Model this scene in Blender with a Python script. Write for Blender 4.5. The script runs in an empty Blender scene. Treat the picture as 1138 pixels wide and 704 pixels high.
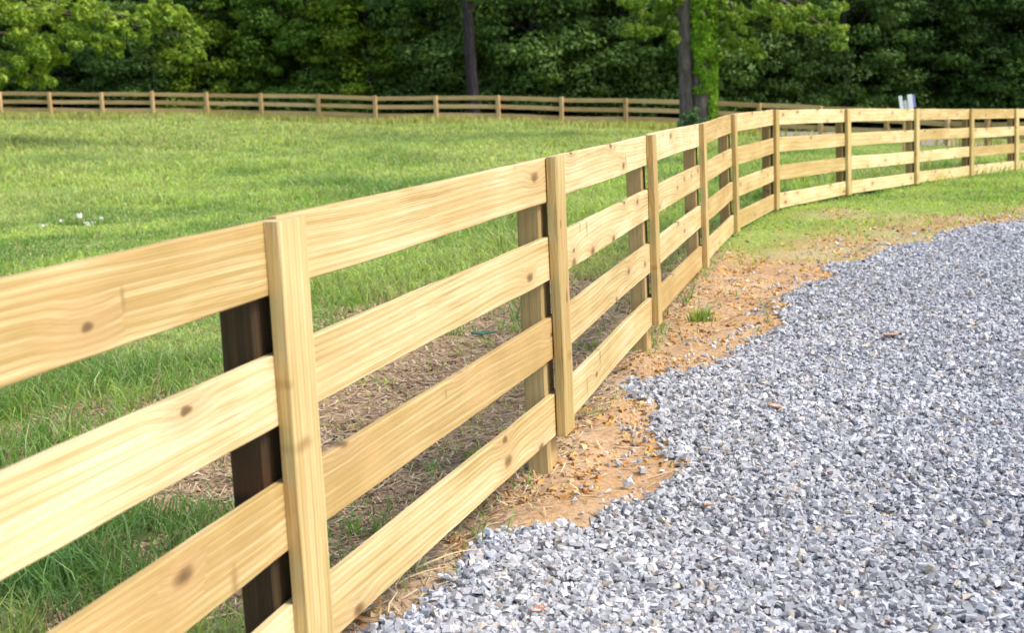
import bpy, math, random
import numpy as np

C = bpy.context.scene
COL = C.collection
rng = np.random.default_rng(7)
random.seed(7)

# ------------------------------------------------------------------ camera
F = 1500.0; PW, PH = 1138.0, 704.0
PITCH, ROLL = 9.76, -2.5
CAM = np.array([0.0, 0.0, 1.5])
a_ = math.radians(90 - PITCH); r_ = math.radians(ROLL)
RX = np.array([[1, 0, 0], [0, math.cos(a_), -math.sin(a_)], [0, math.sin(a_), math.cos(a_)]])
RZ = np.array([[math.cos(r_), -math.sin(r_), 0], [math.sin(r_), math.cos(r_), 0], [0, 0, 1]])
MC = RX @ RZ
cam = bpy.data.objects.new('camera', bpy.data.cameras.new('camera'))
COL.objects.link(cam)
from mathutils import Matrix, Vector
cam.matrix_world = Matrix.Translation(CAM.tolist()) @ Matrix(MC.tolist()).to_4x4()
cam.data.sensor_width = 36.0
cam.data.lens = 36.0 * F / PW
cam.data.clip_start = 0.05; cam.data.clip_end = 2000
cam.data.dof.use_dof = True
cam.data.dof.focus_distance = 5.2
cam.data.dof.aperture_fstop = 5.0
C.camera = cam

# ------------------------------------------------------------------ light
SUN_EL, SUN_AZ = 50.0, 108.0       # azimuth measured clockwise from +Y (the view direction)
w = bpy.data.worlds.new('World'); C.world = w; w.use_nodes = True
nt = w.node_tree; nt.nodes.clear()
sky = nt.nodes.new('ShaderNodeTexSky'); sky.sky_type = 'NISHITA'; sky.sun_disc = False
sky.sun_elevation = math.radians(SUN_EL); sky.sun_rotation = math.radians(SUN_AZ)
sky.air_density = 1.0; sky.dust_density = 3.0; sky.ozone_density = 1.0
bg = nt.nodes.new('ShaderNodeBackground'); bg.inputs['Strength'].default_value = 0.15
wo = nt.nodes.new('ShaderNodeOutputWorld')
nt.links.new(sky.outputs[0], bg.inputs[0]); nt.links.new(bg.outputs[0], wo.inputs[0])
sl = bpy.data.lights.new('sun', 'SUN'); sl.energy = 1.5; sl.angle = math.radians(14.0); sl.color = (1.0, 0.94, 0.84)
sun = bpy.data.objects.new('sun', sl); COL.objects.link(sun)
e_, z_ = math.radians(SUN_EL), math.radians(SUN_AZ)
sd = Vector((math.sin(z_) * math.cos(e_), math.cos(z_) * math.cos(e_), math.sin(e_)))
sun.rotation_euler = sd.to_track_quat('Z', 'Y').to_euler()
sun.location = (0, -10, 20)
C.view_settings.view_transform = 'Standard'; C.view_settings.look = 'None'
C.view_settings.exposure = 0.95; C.view_settings.gamma = 1.0
C.view_settings.use_curve_mapping = False

def ray(px, py):
    return MC @ np.array([(px - PW / 2) / F, -(py - PH / 2) / F, -1.0])
def at(px, py, Y):
    d = ray(px, py); return CAM + d * (Y / d[1])

# ------------------------------------------------------------------ tags and meshes
def tag(o, label=None, cat=None, group=None, kind=None):
    if label: o['label'] = label
    if cat: o['category'] = cat
    if group: o['group'] = group
    if kind: o['kind'] = kind
    return o
def empty(name, loc, label, cat, group=None):
    o = bpy.data.objects.new(name, None); COL.objects.link(o)
    o.location = tuple(float(v) for v in loc); o.empty_display_size = 0.2
    return tag(o, label, cat, group)
def link(name, me, mat, parent=None, loc=None):
    o = bpy.data.objects.new(name, me); COL.objects.link(o)
    if mat: me.materials.append(mat)
    if parent: o.parent = parent
    if loc is not None: o.location = tuple(float(v) for v in loc)
    return o
def npmesh(name, V, Fc, col=None, uv=None, smooth=False):
    """V (n,3); Fc (m,k) indices, all faces k-gons; col (n,3) point colours"""
    V = np.asarray(V, dtype=np.float32); Fc = np.asarray(Fc, dtype=np.int32)
    me = bpy.data.meshes.new(name)
    k = Fc.shape[1]
    me.vertices.add(len(V)); me.vertices.foreach_set('co', V.ravel())
    me.loops.add(Fc.size); me.loops.foreach_set('vertex_index', Fc.ravel())
    me.polygons.add(len(Fc))
    me.polygons.foreach_set('loop_start', np.arange(0, Fc.size, k, dtype=np.int32))
    me.polygons.foreach_set('use_smooth', np.full(len(Fc), smooth, dtype=bool))
    me.update(calc_edges=True)
    if col is not None:
        c = np.ones((len(V), 4), dtype=np.float32); c[:, :col.shape[1]] = col
        at_ = me.color_attributes.new('col', 'FLOAT_COLOR', 'POINT')
        at_.data.foreach_set('color', c.ravel())
    return me

def vnoise(x, y, s, seed=0):
    """cheap smooth value noise in [0,1]"""
    x = np.asarray(x) / s; y = np.asarray(y) / s
    xi = np.floor(x).astype(np.int64); yi = np.floor(y).astype(np.int64)
    fx = x - xi; fy = y - yi
    fx = fx * fx * (3 - 2 * fx); fy = fy * fy * (3 - 2 * fy)
    def h(a, b):
        n = (a * 374761393 + b * 668265263 + seed * 1442695041) & 0x7fffffff
        n = ((n ^ (n >> 13)) * 1274126177) & 0x7fffffff
        return ((n ^ (n >> 16)) & 0xffff) / 65535.0
    return (h(xi, yi) * (1 - fx) + h(xi + 1, yi) * fx) * (1 - fy) + (h(xi, yi + 1) * (1 - fx) + h(xi + 1, yi + 1) * fx) * fy
def fbm(x, y, s, seed=0, o=4):
    v = 0; a = 0.5; t = 0
    for i in range(o):
        v = v + a * vnoise(x, y, s / 2 ** i, seed + i * 17); t += a; a *= 0.55
    return v / t
def sstep(a, b, x):      # works with a > b too (falls instead of rises)
    t = np.clip((x - a) / (b - a), 0.0, 1.0); return t * t * (3 - 2 * t)

# ------------------------------------------------------------------ the near fence's posts
HB = 1.06
PP = [((316, 243), (352.5, 736)), ((617, 174), (629, 479)), ((723.5, 150), (731, 359)), ((780.5, 138), (785, 296)),
      ((815.5, 127), (819, 257)), ((862.5, 122), (863.5, 232)), ((942, 121), (943.5, 216)), ((1019, 121), (1019, 204)),
      ((1080, 121), (1080, 195)), ((1130, 121), (1130, 189))]
GAP = [0.2, 0.165, 0.155, 0.12, 0.06, 0.045, 0.04, 0.045, 0.04, 0.04]
TOP = []; BOT = []
for (t, b) in PP:
    k = np.linalg.norm(at(*t, 1) - at(*b, 1)); Y = HB / k
    T = at(*t, Y); B = at(*b, Y)
    TOP.append(T); BOT.append(B)
# out of frame neighbours so the fence carries on
_d = at(0, 314, 2.03) - TOP[0]; _d = _d / np.hypot(_d[0], _d[1]) * 2.4
TOP.insert(0, TOP[0] + _d); BOT.insert(0, BOT[0] + _d); GAP.insert(0, 0.2)
TOP.insert(0, TOP[0] + np.array([-0.60, -2.36, 0.01])); BOT.insert(0, BOT[0] + np.array([-0.60, -2.36, 0.01])); GAP.insert(0, 0.2)
for d in ((1.75, 1.75, -0.1), (1.9, 1.55, -0.1), (2.0, 1.4, -0.1), (2.1, 1.3, -0.1)):
    TOP.append(TOP[-1] + np.array(d)); BOT.append(BOT[-1] + np.array(d)); GAP.append(0.04)
NP_ = len(TOP)

# ------------------------------------------------------------------ the far fence's line
FARX = [-120, -57, 2, 57, 115, 171, 231, 292, 355, 418, 486, 555, 624, 696, 770, 844, 912, 985, 1053, 1097, 1145, 1195, 1250]
def far_base(px):
    by = np.interp(px, [-120, 0, 300, 696, 900, 1053, 1250], [130, 131, 135, 143, 153, 162, 170])
    Y = np.interp(px, [-120, 0, 696, 900, 1053, 1250], [68, 64, 54.5, 51, 47, 38])
    return at(px, by, Y)
FAR = [far_base(x) for x in FARX]

# ------------------------------------------------------------------ terrain: thin plate spline through what stands on it
ctl = [b - np.array([0, 0, g]) for b, g in zip(BOT, GAP)] + FAR[::2]
ctl += [np.array(v, float) for v in ((1.5, 0.5, -0.03), (5, 4, -0.05), (9, 8, -0.12), (3, 7, -0.02), (6, 14, -0.08), (14, 14, -0.35), (-3, 3, 0.02), (-6, 8, 0.05),
        (-1, -4, 0.0), (-8, 18, 0.1), (-3, 20, 0.02), (0, 35, -0.12), (-12, 38, 0.38), (8, 38, -0.45))]
ctl += [at(*q) for q in ((900, 166, 35), (985, 170, 34), (1053, 174, 32), (1053, 167, 39), (1130, 176, 32), (1130, 170, 38), (1230, 180, 32))]
ctl += [p + np.array([0.0, 26.0, 0.1]) for p in FAR[::4]]
ctl += [np.array(v, float) for v in ((-60, 60, 1.8), (-60, 0, 1.0), (60, 0, -1.0), (60, 60, -2.2), (0, -40, 0), (-50, 130, 1.5), (50, 130, -2))]
ctl = np.array(ctl)
def tps_k(r2): return 0.5 * r2 * np.log(np.maximum(r2, 1e-12))
n_ = len(ctl)
K = tps_k(((ctl[:, None, :2] - ctl[None, :, :2]) ** 2).sum(-1)) + np.eye(n_) * 0.02
Pm = np.c_[np.ones(n_), ctl[:, :2]]
A_ = np.block([[K, Pm], [Pm.T, np.zeros((3, 3))]])
W_ = np.linalg.solve(A_, np.r_[ctl[:, 2], np.zeros(3)])
def smooth_z(x, y):
    x = np.asarray(x, float); y = np.asarray(y, float); sh = x.shape
    xc = np.clip(x.ravel(), -75, 75); yc = np.clip(y.ravel(), -45, 140)
    out = np.empty(len(xc))
    for i in range(0, len(xc), 20000):
        q = np.c_[xc[i:i + 20000], yc[i:i + 20000]]
        out[i:i + 20000] = tps_k(((q[:, None] - ctl[None, :, :2]) ** 2).sum(-1)) @ W_[:n_] + W_[n_] + q @ W_[n_ + 1:]
    return out.reshape(sh)

def hit(px, py):
    d = ray(px, py); lo = 1.0
    Ys = np.r_[np.linspace(1, 30, 600), np.linspace(30.1, 120, 600)]
    X = CAM[0] + d[0] / d[1] * Ys; Z = CAM[2] + d[2] / d[1] * Ys
    below = Z < smooth_z(X, Ys)
    i = int(np.argmax(below)) if below.any() else len(Ys) - 1
    return np.array([X[i], Ys[i]])

# fence line on the plan (for telling field from driveway side)
FL = np.array([b[:2] for b in BOT])
def poly_dist(P, L):
    """signed distance from points P to open polyline L: positive = right of travel direction"""
    best = np.full(len(P), 1e9); sgn = np.ones(len(P))
    for a, b in zip(L[:-1], L[1:]):
        d = b - a; l2 = (d ** 2).sum()
        t = np.clip(((P - a) @ d) / l2, 0, 1)
        q = a + t[:, None] * d; r = P - q; ds = np.hypot(r[:, 0], r[:, 1])
        s = d[1] * (P[:, 0] - a[0]) - d[0] * (P[:, 1] - a[1])
        m = ds < best
        best = np.where(m, ds, best); sgn = np.where(m, np.sign(s), sgn)
    return best * sgn
def in_poly(P, poly):
    x, y = P[:, 0], P[:, 1]; ins = np.zeros(len(P), bool)
    j = len(poly) - 1
    for i in range(len(poly)):
        xi, yi = poly[i]; xj, yj = poly[j]
        c = ((yi > y) != (yj > y)) & (x < (xj - xi) * (y - yi) / (yj - yi + 1e-12) + xi)
        ins ^= c; j = i
    return ins
def sd_poly(P, poly):
    d = np.full(len(P), 1e9)
    for a, b in zip(poly, np.roll(poly, -1, 0)):
        e = b - a; t = np.clip(((P - a) @ e) / ((e ** 2).sum() + 1e-12), 0, 1)
        r = P - a - t[:, None] * e; d = np.minimum(d, np.hypot(r[:, 0], r[:, 1]))
    return np.where(in_poly(P, poly), d, -d)

edge_px = [(455, 704), (478, 655), (520, 603), (575, 582), (655, 583), (706, 552), (708, 505), (680, 462), (712, 425), (770, 402),
           (820, 372), (848, 345), (885, 315), (930, 292), (985, 275), (1050, 262), (1110, 252), (1138, 248)]
edge = np.array([hit(*p) for p in edge_px])
e_end = edge[-1]
drive_poly = np.array([(-0.9, -6.0), (-0.55, 0.5), (-0.3, 2.2)] + [tuple(p) for p in edge] +
                      [tuple(e_end + np.array(v)) for v in ((3.5, 1.2), (9, 2.0), (30, 4), (70, 4))] + [(75, -20), (40, -40), (-0.9, -40)])
_fi = [k for k, px in enumerate(FARX) if px > 840]
OWN = np.array([FAR[k][:2] + np.array([0.2, 0.1 if FARX[k] < 1000 else -1.2]) for k in _fi] + [FAR[-1][:2] + np.array([30, -8])] + [FAR[-1][:2] + np.array([30, 0])] + [FAR[k][:2] + np.array([0.8, 7.5]) for k in _fi[::-1]])   # pale lane beyond the far fence

def masks(x, y):
    """gravel, clay, dirt (thatch) weights; grass is what is left"""
    P = np.c_[x, y]
    n1 = fbm(x, y, 0.5, 3) - 0.5; n2 = fbm(x, y, 1.6, 11) - 0.5; n3 = fbm(x, y, 4.0, 23) - 0.5
    g = sd_poly(P, drive_poly) - 0.07 + n1 * 0.62 + n2 * 0.12
    gravel = sstep(-0.05, 0.06, g)
    fd = poly_dist(P, FL)                     # + on the driveway side
    fdn = fd + n2 * 1.1 + n1 * 0.4
    # orange clay strip between fence and gravel, petering out with distance
    far = sstep(13, 19, y + n3 * 5)
    clay = sstep(-0.75, -0.25, fdn) * (1 - sstep(9.5, 13.5, y + n2 * 6 + n3 * 3 - fd * 1.6))
    rim = sstep(-1.6, -0.5, g) * sstep(0.1, 0.5, fd)          # bare tan rim along the gravel
    rim = rim * (1 - 0.55 * far)
    # thatchy brown dirt behind the fence
    reach = np.interp(y, [0, 2.4, 3.4, 4.6, 8, 11, 16], [0.7, 0.8, 1.2, 2.3, 2.4, 1.6, 0.3])
    dirt = sstep(-0.25, 0.45, reach + fdn * 1.0 + n2 * 2.2) * sstep(0.05, -0.35, fd) * (1 - sstep(10, 15, y))
    dirt = np.clip(dirt, 0, 1)
    lane = sstep(-0.5, 0.5, sd_poly(P, OWN) + n3 * 1.0)
    clay = np.clip(np.maximum(clay * np.where(fd > -0.2, 1, 0.8), rim * 0.8), 0, 1)
    return gravel, clay, dirt, lane, fd

def zg(x, y):
    x = np.asarray(x, float); y = np.asarray(y, float)
    near = 1 - sstep(25, 45, np.hypot(x, y))
    return smooth_z(x, y) + ((fbm(x, y, 0.9, 5) - 0.5) * 0.07 + (fbm(x, y, 0.16, 9, 3) - 0.5) * 0.022) * near + (fbm(x, y, 5, 31, 3) - 0.5) * 0.16 * sstep(4, 14, np.hypot(x, y)) + (fbm(x, y, 1.7, 33, 2) - 0.5) * 0.13 * sstep(6, 13, y) * sstep(3.0, 0.5, x - np.interp(y, FL[:, 1], FL[:, 0]) + 3.2)

# ------------------------------------------------------------------ materials
def mat(name):
    m = bpy.data.materials.new(name); m.use_nodes = True
    n = m.node_tree; n.nodes.clear()
    o = n.nodes.new('ShaderNodeOutputMaterial'); p = n.nodes.new('ShaderNodeBsdfPrincipled')
    n.links.new(p.outputs[0], o.inputs[0]); p.inputs['Roughness'].default_value = 0.8
    p.inputs['Specular IOR Level'].default_value = 0.3
    return m, n, p, o
def N(n, t, **kw):
    x = n.nodes.new(t)
    for k, v in kw.items():
        if k in x.inputs.keys(): x.inputs[k].default_value = v
        else: setattr(x, k, v)
    return x
def noise(n, vec, scale, detail=4, rough=0.55, dist=0.0):
    t = N(n, 'ShaderNodeTexNoise', Scale=scale, Detail=detail, Roughness=rough, Distortion=dist)
    if vec is not None: n.links.new(vec, t.inputs['Vector'])
    return t.outputs['Fac']
def ramp(n, fac, stops):
    r = n.nodes.new('ShaderNodeValToRGB')
    while len(r.color_ramp.elements) < len(stops): r.color_ramp.elements.new(0.5)
    for e, (p, c) in zip(r.color_ramp.elements, stops):
        e.position = p; e.color = (*c, 1) if len(c) == 3 else c
    n.links.new(fac, r.inputs[0]); return r.outputs[0]
def mix(n, fac, a, b, mode='MIX'):
    x = n.nodes.new('ShaderNodeMix'); x.data_type = 'RGBA'; x.blend_type = mode; x.clamp_factor = True
    for s, v in ((x.inputs[0], fac), (x.inputs[6], a), (x.inputs[7], b)):
        if hasattr(v, 'default_value') or hasattr(v, 'links'): n.links.new(v, s)
        elif isinstance(v, (int, float)): s.default_value = v
        else: s.default_value = (*v, 1)
    return x.outputs[2]
def mth(n, op, a, b=None, c=None):
    x = n.nodes.new('ShaderNodeMath'); x.operation = op
    for i, v in enumerate((a, b, c)):
        if v is None: continue
        if isinstance(v, (int, float)): x.inputs[i].default_value = v
        else: n.links.new(v, x.inputs[i])
    return x.outputs[0]
def attr(n, name):
    return N(n, 'ShaderNodeAttribute', attribute_name=name)
def bump(n, p, h, strength, dist=0.01):
    b = N(n, 'ShaderNodeBump', Strength=strength, Distance=dist)
    n.links.new(h, b.inputs['Height']); n.links.new(b.outputs[0], p.inputs['Normal'])

def wood_material(name, light, mid, dark, knot, ring_amt=1.0, knots=True, rough=0.62):
    """sawn pine: growth lines stretched along the piece's local X, cathedral figure, knots"""
    m, n, p, o = mat(name)
    tc = n.nodes.new('ShaderNodeTexCoord'); oi = n.nodes.new('ShaderNodeObjectInfo')
    off = N(n, 'ShaderNodeVectorMath', operation='SCALE'); off.inputs[0].default_value = (37.0, 19.0, 53.0)
    n.links.new(oi.outputs['Random'], off.inputs['Scale'])
    add = N(n, 'ShaderNodeVectorMath', operation='ADD')
    n.links.new(tc.outputs['Object'], add.inputs[0]); n.links.new(off.outputs[0], add.inputs[1])
    v = add.outputs[0]
    sep = n.nodes.new('ShaderNodeSeparateXYZ'); n.links.new(v, sep.inputs[0])
    # knots: sparse voronoi cells
    km = N(n, 'ShaderNodeMapping'); km.inputs['Scale'].default_value = (2.3, 0.0, 5.2); n.links.new(v, km.inputs[0])
    vo = N(n, 'ShaderNodeTexVoronoi', voronoi_dimensions='2D', Scale=1.0, Randomness=0.95)
    def xz(src):
        a = n.nodes.new('ShaderNodeSeparateXYZ'); b = n.nodes.new('ShaderNodeCombineXYZ'); n.links.new(src, a.inputs[0])
        n.links.new(a.outputs[0], b.inputs[0]); n.links.new(a.outputs[2], b.inputs[1]); return b.outputs[0]
    kz = N(n, 'ShaderNodeTexNoise', Scale=14.0, Detail=2.0); n.links.new(v, kz.inputs['Vector'])
    kmv = N(n, 'ShaderNodeVectorMath', operation='MULTIPLY_ADD'); n.links.new(kz.outputs['Color'], kmv.inputs[0]); kmv.inputs[1].default_value = (0.07, 0.0, 0.12); n.links.new(km.outputs[0], kmv.inputs[2])
    n.links.new(xz(kmv.outputs[0]), vo.inputs['Vector'])
    kd = vo.outputs['Distance']
    sc = n.nodes.new('ShaderNodeSeparateColor'); n.links.new(vo.outputs['Color'], sc.inputs[0])
    has = mth(n, 'GREATER_THAN', sc.outputs[0], 0.52 if knots else 2.0)
    size = mth(n, 'MULTIPLY_ADD', sc.outputs[1], 0.10, 0.05)
    kn = N(n, 'ShaderNodeMapRange', interpolation_type='SMOOTHSTEP'); n.links.new(kd, kn.inputs['Value'])
    n.links.new(mth(n, 'MULTIPLY', size, 0.45), kn.inputs['From Min']); n.links.new(size, kn.inputs['From Max'])
    kn.inputs['To Min'].default_value = 1.0; kn.inputs['To Max'].default_value = 0.0
    knf = mth(n, 'MULTIPLY', kn.outputs[0], has)
    halo = N(n, 'ShaderNodeMapRange', interpolation_type='SMOOTHSTEP'); n.links.new(kd, halo.inputs['Value'])
    halo.inputs['From Max'].default_value = 0.42; halo.inputs['To Min'].default_value = 1.0; halo.inputs['To Max'].default_value = 0.0
    haf = mth(n, 'MULTIPLY', halo.outputs[0], has)
    # spike knots and scars running across the board
    sk = N(n, 'ShaderNodeMapping'); sk.inputs['Scale'].default_value = (6.5, 0.0, 2.6); n.links.new(v, sk.inputs[0])
    nz = N(n, 'ShaderNodeTexNoise', Scale=9.0, Detail=3.0); n.links.new(v, nz.inputs['Vector'])
    skv = N(n, 'ShaderNodeVectorMath', operation='MULTIPLY_ADD'); n.links.new(nz.outputs['Color'], skv.inputs[0]); skv.inputs[1].default_value = (0.25, 0.0, 0.2); n.links.new(sk.outputs[0], skv.inputs[2])
    vs = N(n, 'ShaderNodeTexVoronoi', voronoi_dimensions='2D', Scale=1.0, Randomness=1.0); n.links.new(xz(skv.outputs[0]), vs.inputs['Vector'])
    ss = n.nodes.new('ShaderNodeSeparateColor'); n.links.new(vs.outputs['Color'], ss.inputs[0])
    spk = N(n, 'ShaderNodeMapRange', interpolation_type='SMOOTHSTEP'); n.links.new(vs.outputs['Distance'], spk.inputs['Value'])
    n.links.new(mth(n, 'MULTIPLY_ADD', ss.outputs[1], 0.16, 0.05), spk.inputs['From Max']); spk.inputs['To Min'].default_value = 1.0; spk.inputs['To Max'].default_value = 0.0
    spf = mth(n, 'MULTIPLY', spk.outputs[0], mth(n, 'GREATER_THAN', ss.outputs[0], 0.80 if knots else 2.0))
    # rings: distance across the board, bent by low noise and pushed aside round knots
    sm = N(n, 'ShaderNodeMapping'); sm.inputs['Scale'].default_value = (0.55, 3.0, 3.0); n.links.new(v, sm.inputs[0])
    bend = noise(n, sm.outputs[0], 1.0, 2, 0.4)
    zz = mth(n, 'MULTIPLY_ADD', bend, 0.11, sep.outputs[2])
    zz = mth(n, 'MULTIPLY_ADD', haf, 0.022, zz)
    zz = mth(n, 'ADD', zz, mth(n, 'MULTIPLY', sep.outputs[1], 0.7))
    wv = mth(n, 'SINE', mth(n, 'MULTIPLY', zz, 330.0))
    wv2 = mth(n, 'SINE', mth(n, 'MULTIPLY', zz, 131.0))
    wv3 = mth(n, 'SINE', mth(n, 'MULTIPLY', zz, 870.0))
    ring = mth(n, 'MULTIPLY_ADD', wv, 0.22, mth(n, 'MULTIPLY_ADD', wv2, 0.16, mth(n, 'MULTIPLY_ADD', wv3, 0.14, 0.5)))
    fm = N(n, 'ShaderNodeMapping'); fm.inputs['Scale'].default_value = (3.0, 90.0, 210.0); n.links.new(v, fm.inputs[0])
    fine = noise(n, fm.outputs[0], 1.0, 4, 0.6)
    bm_ = N(n, 'ShaderNodeMapping'); bm_.inputs['Scale'].default_value = (1.5, 5.0, 9.0); n.links.new(v, bm_.inputs[0])
    broad = noise(n, bm_.outputs[0], 1.0, 3, 0.5)
    f = mth(n, 'ADD', mth(n, 'MULTIPLY_ADD', ring, 0.27 * ring_amt, 0.065), mth(n, 'ADD', mth(n, 'MULTIPLY', fine, 0.34), mth(n, 'MULTIPLY', broad, 0.55)))
    f = mth(n, 'SUBTRACT', f, 0.04)
    f = mth(n, 'MULTIPLY_ADD', mth(n, 'SUBTRACT', oi.outputs['Random'], 0.5), 0.30, f)
    c = ramp(n, f, [(0.34, light), (0.53, mid), (0.74, dark)])
    c = mix(n, mth(n, 'MULTIPLY', haf, 0.6), c, tuple(0.5 * (mid[i] + knot[i]) + 0.06 * (i == 0) for i in range(3)))
    blo = ramp(n, noise(n, v, 3.2, 4, 0.6), [(0.45, (0, 0, 0)), (0.72, (1, 1, 1))])
    c = mix(n, mth(n, 'MULTIPLY', blo, 0.5), c, tuple(0.45 * mid[i] + 0.55 * dark[i] + (0.09, 0.01, 0.0)[i] * (mid[0] > 0.5) for i in range(3)))
    c = mix(n, mth(n, 'MULTIPLY', spf, 0.75), c, tuple(0.35 * dark[i] + 0.65 * knot[i] for i in range(3)))
    kt = tuple(0.5 * dark[i] + 0.5 * knot[i] + (0.05, 0.0, 0.0)[i] * (mid[0] > 0.5) for i in range(3))
    c = mix(n, mth(n, 'MULTIPLY', knf, 0.62), c, kt)
    core = mth(n, 'MULTIPLY', mth(n, 'POWER', halo.outputs[0], 9.0), has)
    c = mix(n, mth(n, 'MULTIPLY', core, mth(n, 'MULTIPLY', knf, 0.9)), c, tuple(q * 0.5 for q in knot))
    # greenish tint of treated pine and grime specks
    gm = noise(n, v, 2.3, 3)
    c = mix(n, mth(n, 'MULTIPLY', gm, 0.22), c, (mid[0] * 0.8, mid[1] * 0.98, mid[2] * 0.62))
    # saw marks: dark broken hairlines along the grain
    hm = N(n, 'ShaderNodeMapping'); hm.inputs['Scale'].default_value = (5.0, 90.0, 240.0); n.links.new(v, hm.inputs[0])
    hair = ramp(n, noise(n, hm.outputs[0], 1.0, 3, 0.6), [(0.56, (0, 0, 0)), (0.70, (1, 1, 1))])
    rg = ramp(n, noise(n, v, 2.2, 2), [(0.42, (0, 0, 0)), (0.62, (1, 1, 1))])
    c = mix(n, mth(n, 'MULTIPLY', mth(n, 'MULTIPLY', hair, rg), 0.75), c, tuple(0.9 * q for q in dark))
    n.links.new(c, p.inputs['Base Color'])
    p.inputs['Roughness'].default_value = rough
    hgt = mth(n, 'ADD', mth(n, 'MULTIPLY', fine, 0.6), mth(n, 'MULTIPLY', ring, 0.4))
    c = None; bump(n, p, hgt, 0.5, 0.004)
    return m

M = {}
M['board'] = wood_material('pine_board', (0.78, 0.68, 0.44), (0.64, 0.50, 0.26), (0.41, 0.26, 0.09), (0.17, 0.075, 0.03))
M['batten'] = wood_material('pine_batten', (0.69, 0.57, 0.31), (0.56, 0.425, 0.19), (0.37, 0.235, 0.075), (0.22, 0.09, 0.03))
M['post'] = wood_material('treated_post', (0.54, 0.39, 0.18), (0.43, 0.29, 0.12), (0.26, 0.16, 0.06), (0.07, 0.035, 0.018), 0.8, True, 0.8)
M['dark_post'] = wood_material('near_black_post', (0.125, 0.080, 0.036), (0.080, 0.048, 0.020), (0.034, 0.020, 0.009), (0.012, 0.008, 0.006), 0.8, True, 0.75)  # much darker wood colours, used on a single post
M['far_rail'] = wood_material('weathered_rail', (0.72, 0.52, 0.28), (0.62, 0.42, 0.20), (0.42, 0.27, 0.12), (0.16, 0.09, 0.04), 0.6, False, 0.8)
M['far_post'] = wood_material('weathered_post', (0.68, 0.50, 0.29), (0.56, 0.38, 0.19), (0.36, 0.22, 0.1), (0.16, 0.09, 0.04), 0.6, False, 0.8)

def ground_material():
    m, n, p, o = mat('ground')
    tc = n.nodes.new('ShaderNodeTexCoord').outputs['Object']
    s = n.nodes.new('ShaderNodeSeparateColor'); n.links.new(attr(n, 'col').outputs['Color'], s.inputs[0])
    nf = noise(n, tc, 38, 6, 0.65); nm = noise(n, tc, 6, 5, 0.6); nl = noise(n, tc, 0.45, 4)
    grass = ramp(n, nf, [(0.30, (0.07, 0.12, 0.022)), (0.52, (0.15, 0.23, 0.045)), (0.75, (0.28, 0.31, 0.10))])
    grass = mix(n, mth(n, 'MULTIPLY', nl, 0.8), grass, (0.34, 0.42, 0.11))
    clay = ramp(n, nf, [(0.28, (0.17, 0.085, 0.040)), (0.47, (0.38, 0.22, 0.105)), (0.62, (0.52, 0.34, 0.18)), (0.80, (0.58, 0.46, 0.32))])
    clay = mix(n, mth(n, 'MULTIPLY', nm, 0.7), clay, (0.52, 0.37, 0.22))
    big = ramp(n, noise(n, tc, 0.9, 3), [(0.45, (0, 0, 0)), (0.65, (1, 1, 1))])
    clay = mix(n, mth(n, 'MULTIPLY', big, 0.7), clay, (0.50, 0.40, 0.28))
    dirt = ramp(n, nf, [(0.28, (0.18, 0.11, 0.065)), (0.5, (0.42, 0.275, 0.17)), (0.72, (0.60, 0.45, 0.30))])
    dirt = mix(n, mth(n, 'MULTIPLY', nm, 0.45), dirt, (0.23, 0.20, 0.10))
    lane = ramp(n, nf, [(0.3, (0.22, 0.18, 0.14)), (0.7, (0.42, 0.38, 0.36))])
    c = mix(n, s.outputs[1], grass, dirt)
    c = mix(n, s.outputs[0], c, clay)
    c = mix(n, s.outputs[2], c, lane)
    n.links.new(c, p.inputs['Base Color']); p.inputs['Roughness'].default_value = 0.95
    p.inputs['Specular IOR Level'].default_value = 0.1
    bump(n, p, mth(n, 'ADD', nf, nm), 0.7, 0.02)
    return m
M['ground'] = ground_material()

def gravel_base():
    m, n, p, o = mat('gravel_base')
    tc = n.nodes.new('ShaderNodeTexCoord').outputs['Object']
    vo = N(n, 'ShaderNodeTexVoronoi', Scale=26.0); n.links.new(tc, vo.inputs['Vector'])
    s = n.nodes.new('ShaderNodeSeparateColor'); n.links.new(vo.outputs['Color'], s.inputs[0])
    c = ramp(n, s.outputs[0], [(0.0, (0.16, 0.165, 0.18)), (0.5, (0.34, 0.35, 0.38)), (1.0, (0.62, 0.63, 0.66))])
    n.links.new(c, p.inputs['Base Color']); p.inputs['Roughness'].default_value = 0.9
    bump(n, p, mth(n, 'SUBTRACT', 1.0, vo.outputs['Distance']), 1.0, 0.03)
    return m
M['gravel_base'] = gravel_base()

def col_material(name, rough=0.85, spec=0.2, nscale=60, namt=0.25, translucent=0.0):
    m, n, p, o = mat(name)
    a = attr(n, 'col').outputs['Color']
    tc = n.nodes.new('ShaderNodeTexCoord').outputs['Object']
    f = noise(n, tc, nscale, 3)
    c = mix(n, 1.0, a, ramp(n, f, [(0.25, (1 - namt,) * 3), (0.75, (1 + namt,) * 3)]), 'MULTIPLY')
    n.links.new(c, p.inputs['Base Color']); p.inputs['Roughness'].default_value = rough
    p.inputs['Specular IOR Level'].default_value = spec
    if translucent:
        tr = n.nodes.new('ShaderNodeBsdfTranslucent')
        n.links.new(mix(n, 1.0, c, (1.15, 1.25, 0.55), 'MULTIPLY'), tr.inputs[0])
        ms = n.nodes.new('ShaderNodeMixShader'); ms.inputs[0].default_value = translucent
        n.links.new(p.outputs[0], ms.inputs[1]); n.links.new(tr.outputs[0], ms.inputs[2])
        n.links.new(ms.outputs[0], o.inputs[0])
    return m
M['stone'] = col_material('crushed_stone', 0.75, 0.35, 90, 0.18)
M['clod'] = col_material('clay_clod', 0.95, 0.1, 80, 0.3)
M['blade'] = col_material('grass_blade', 0.6, 0.25, 8, 0.1, 0.45)
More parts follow.
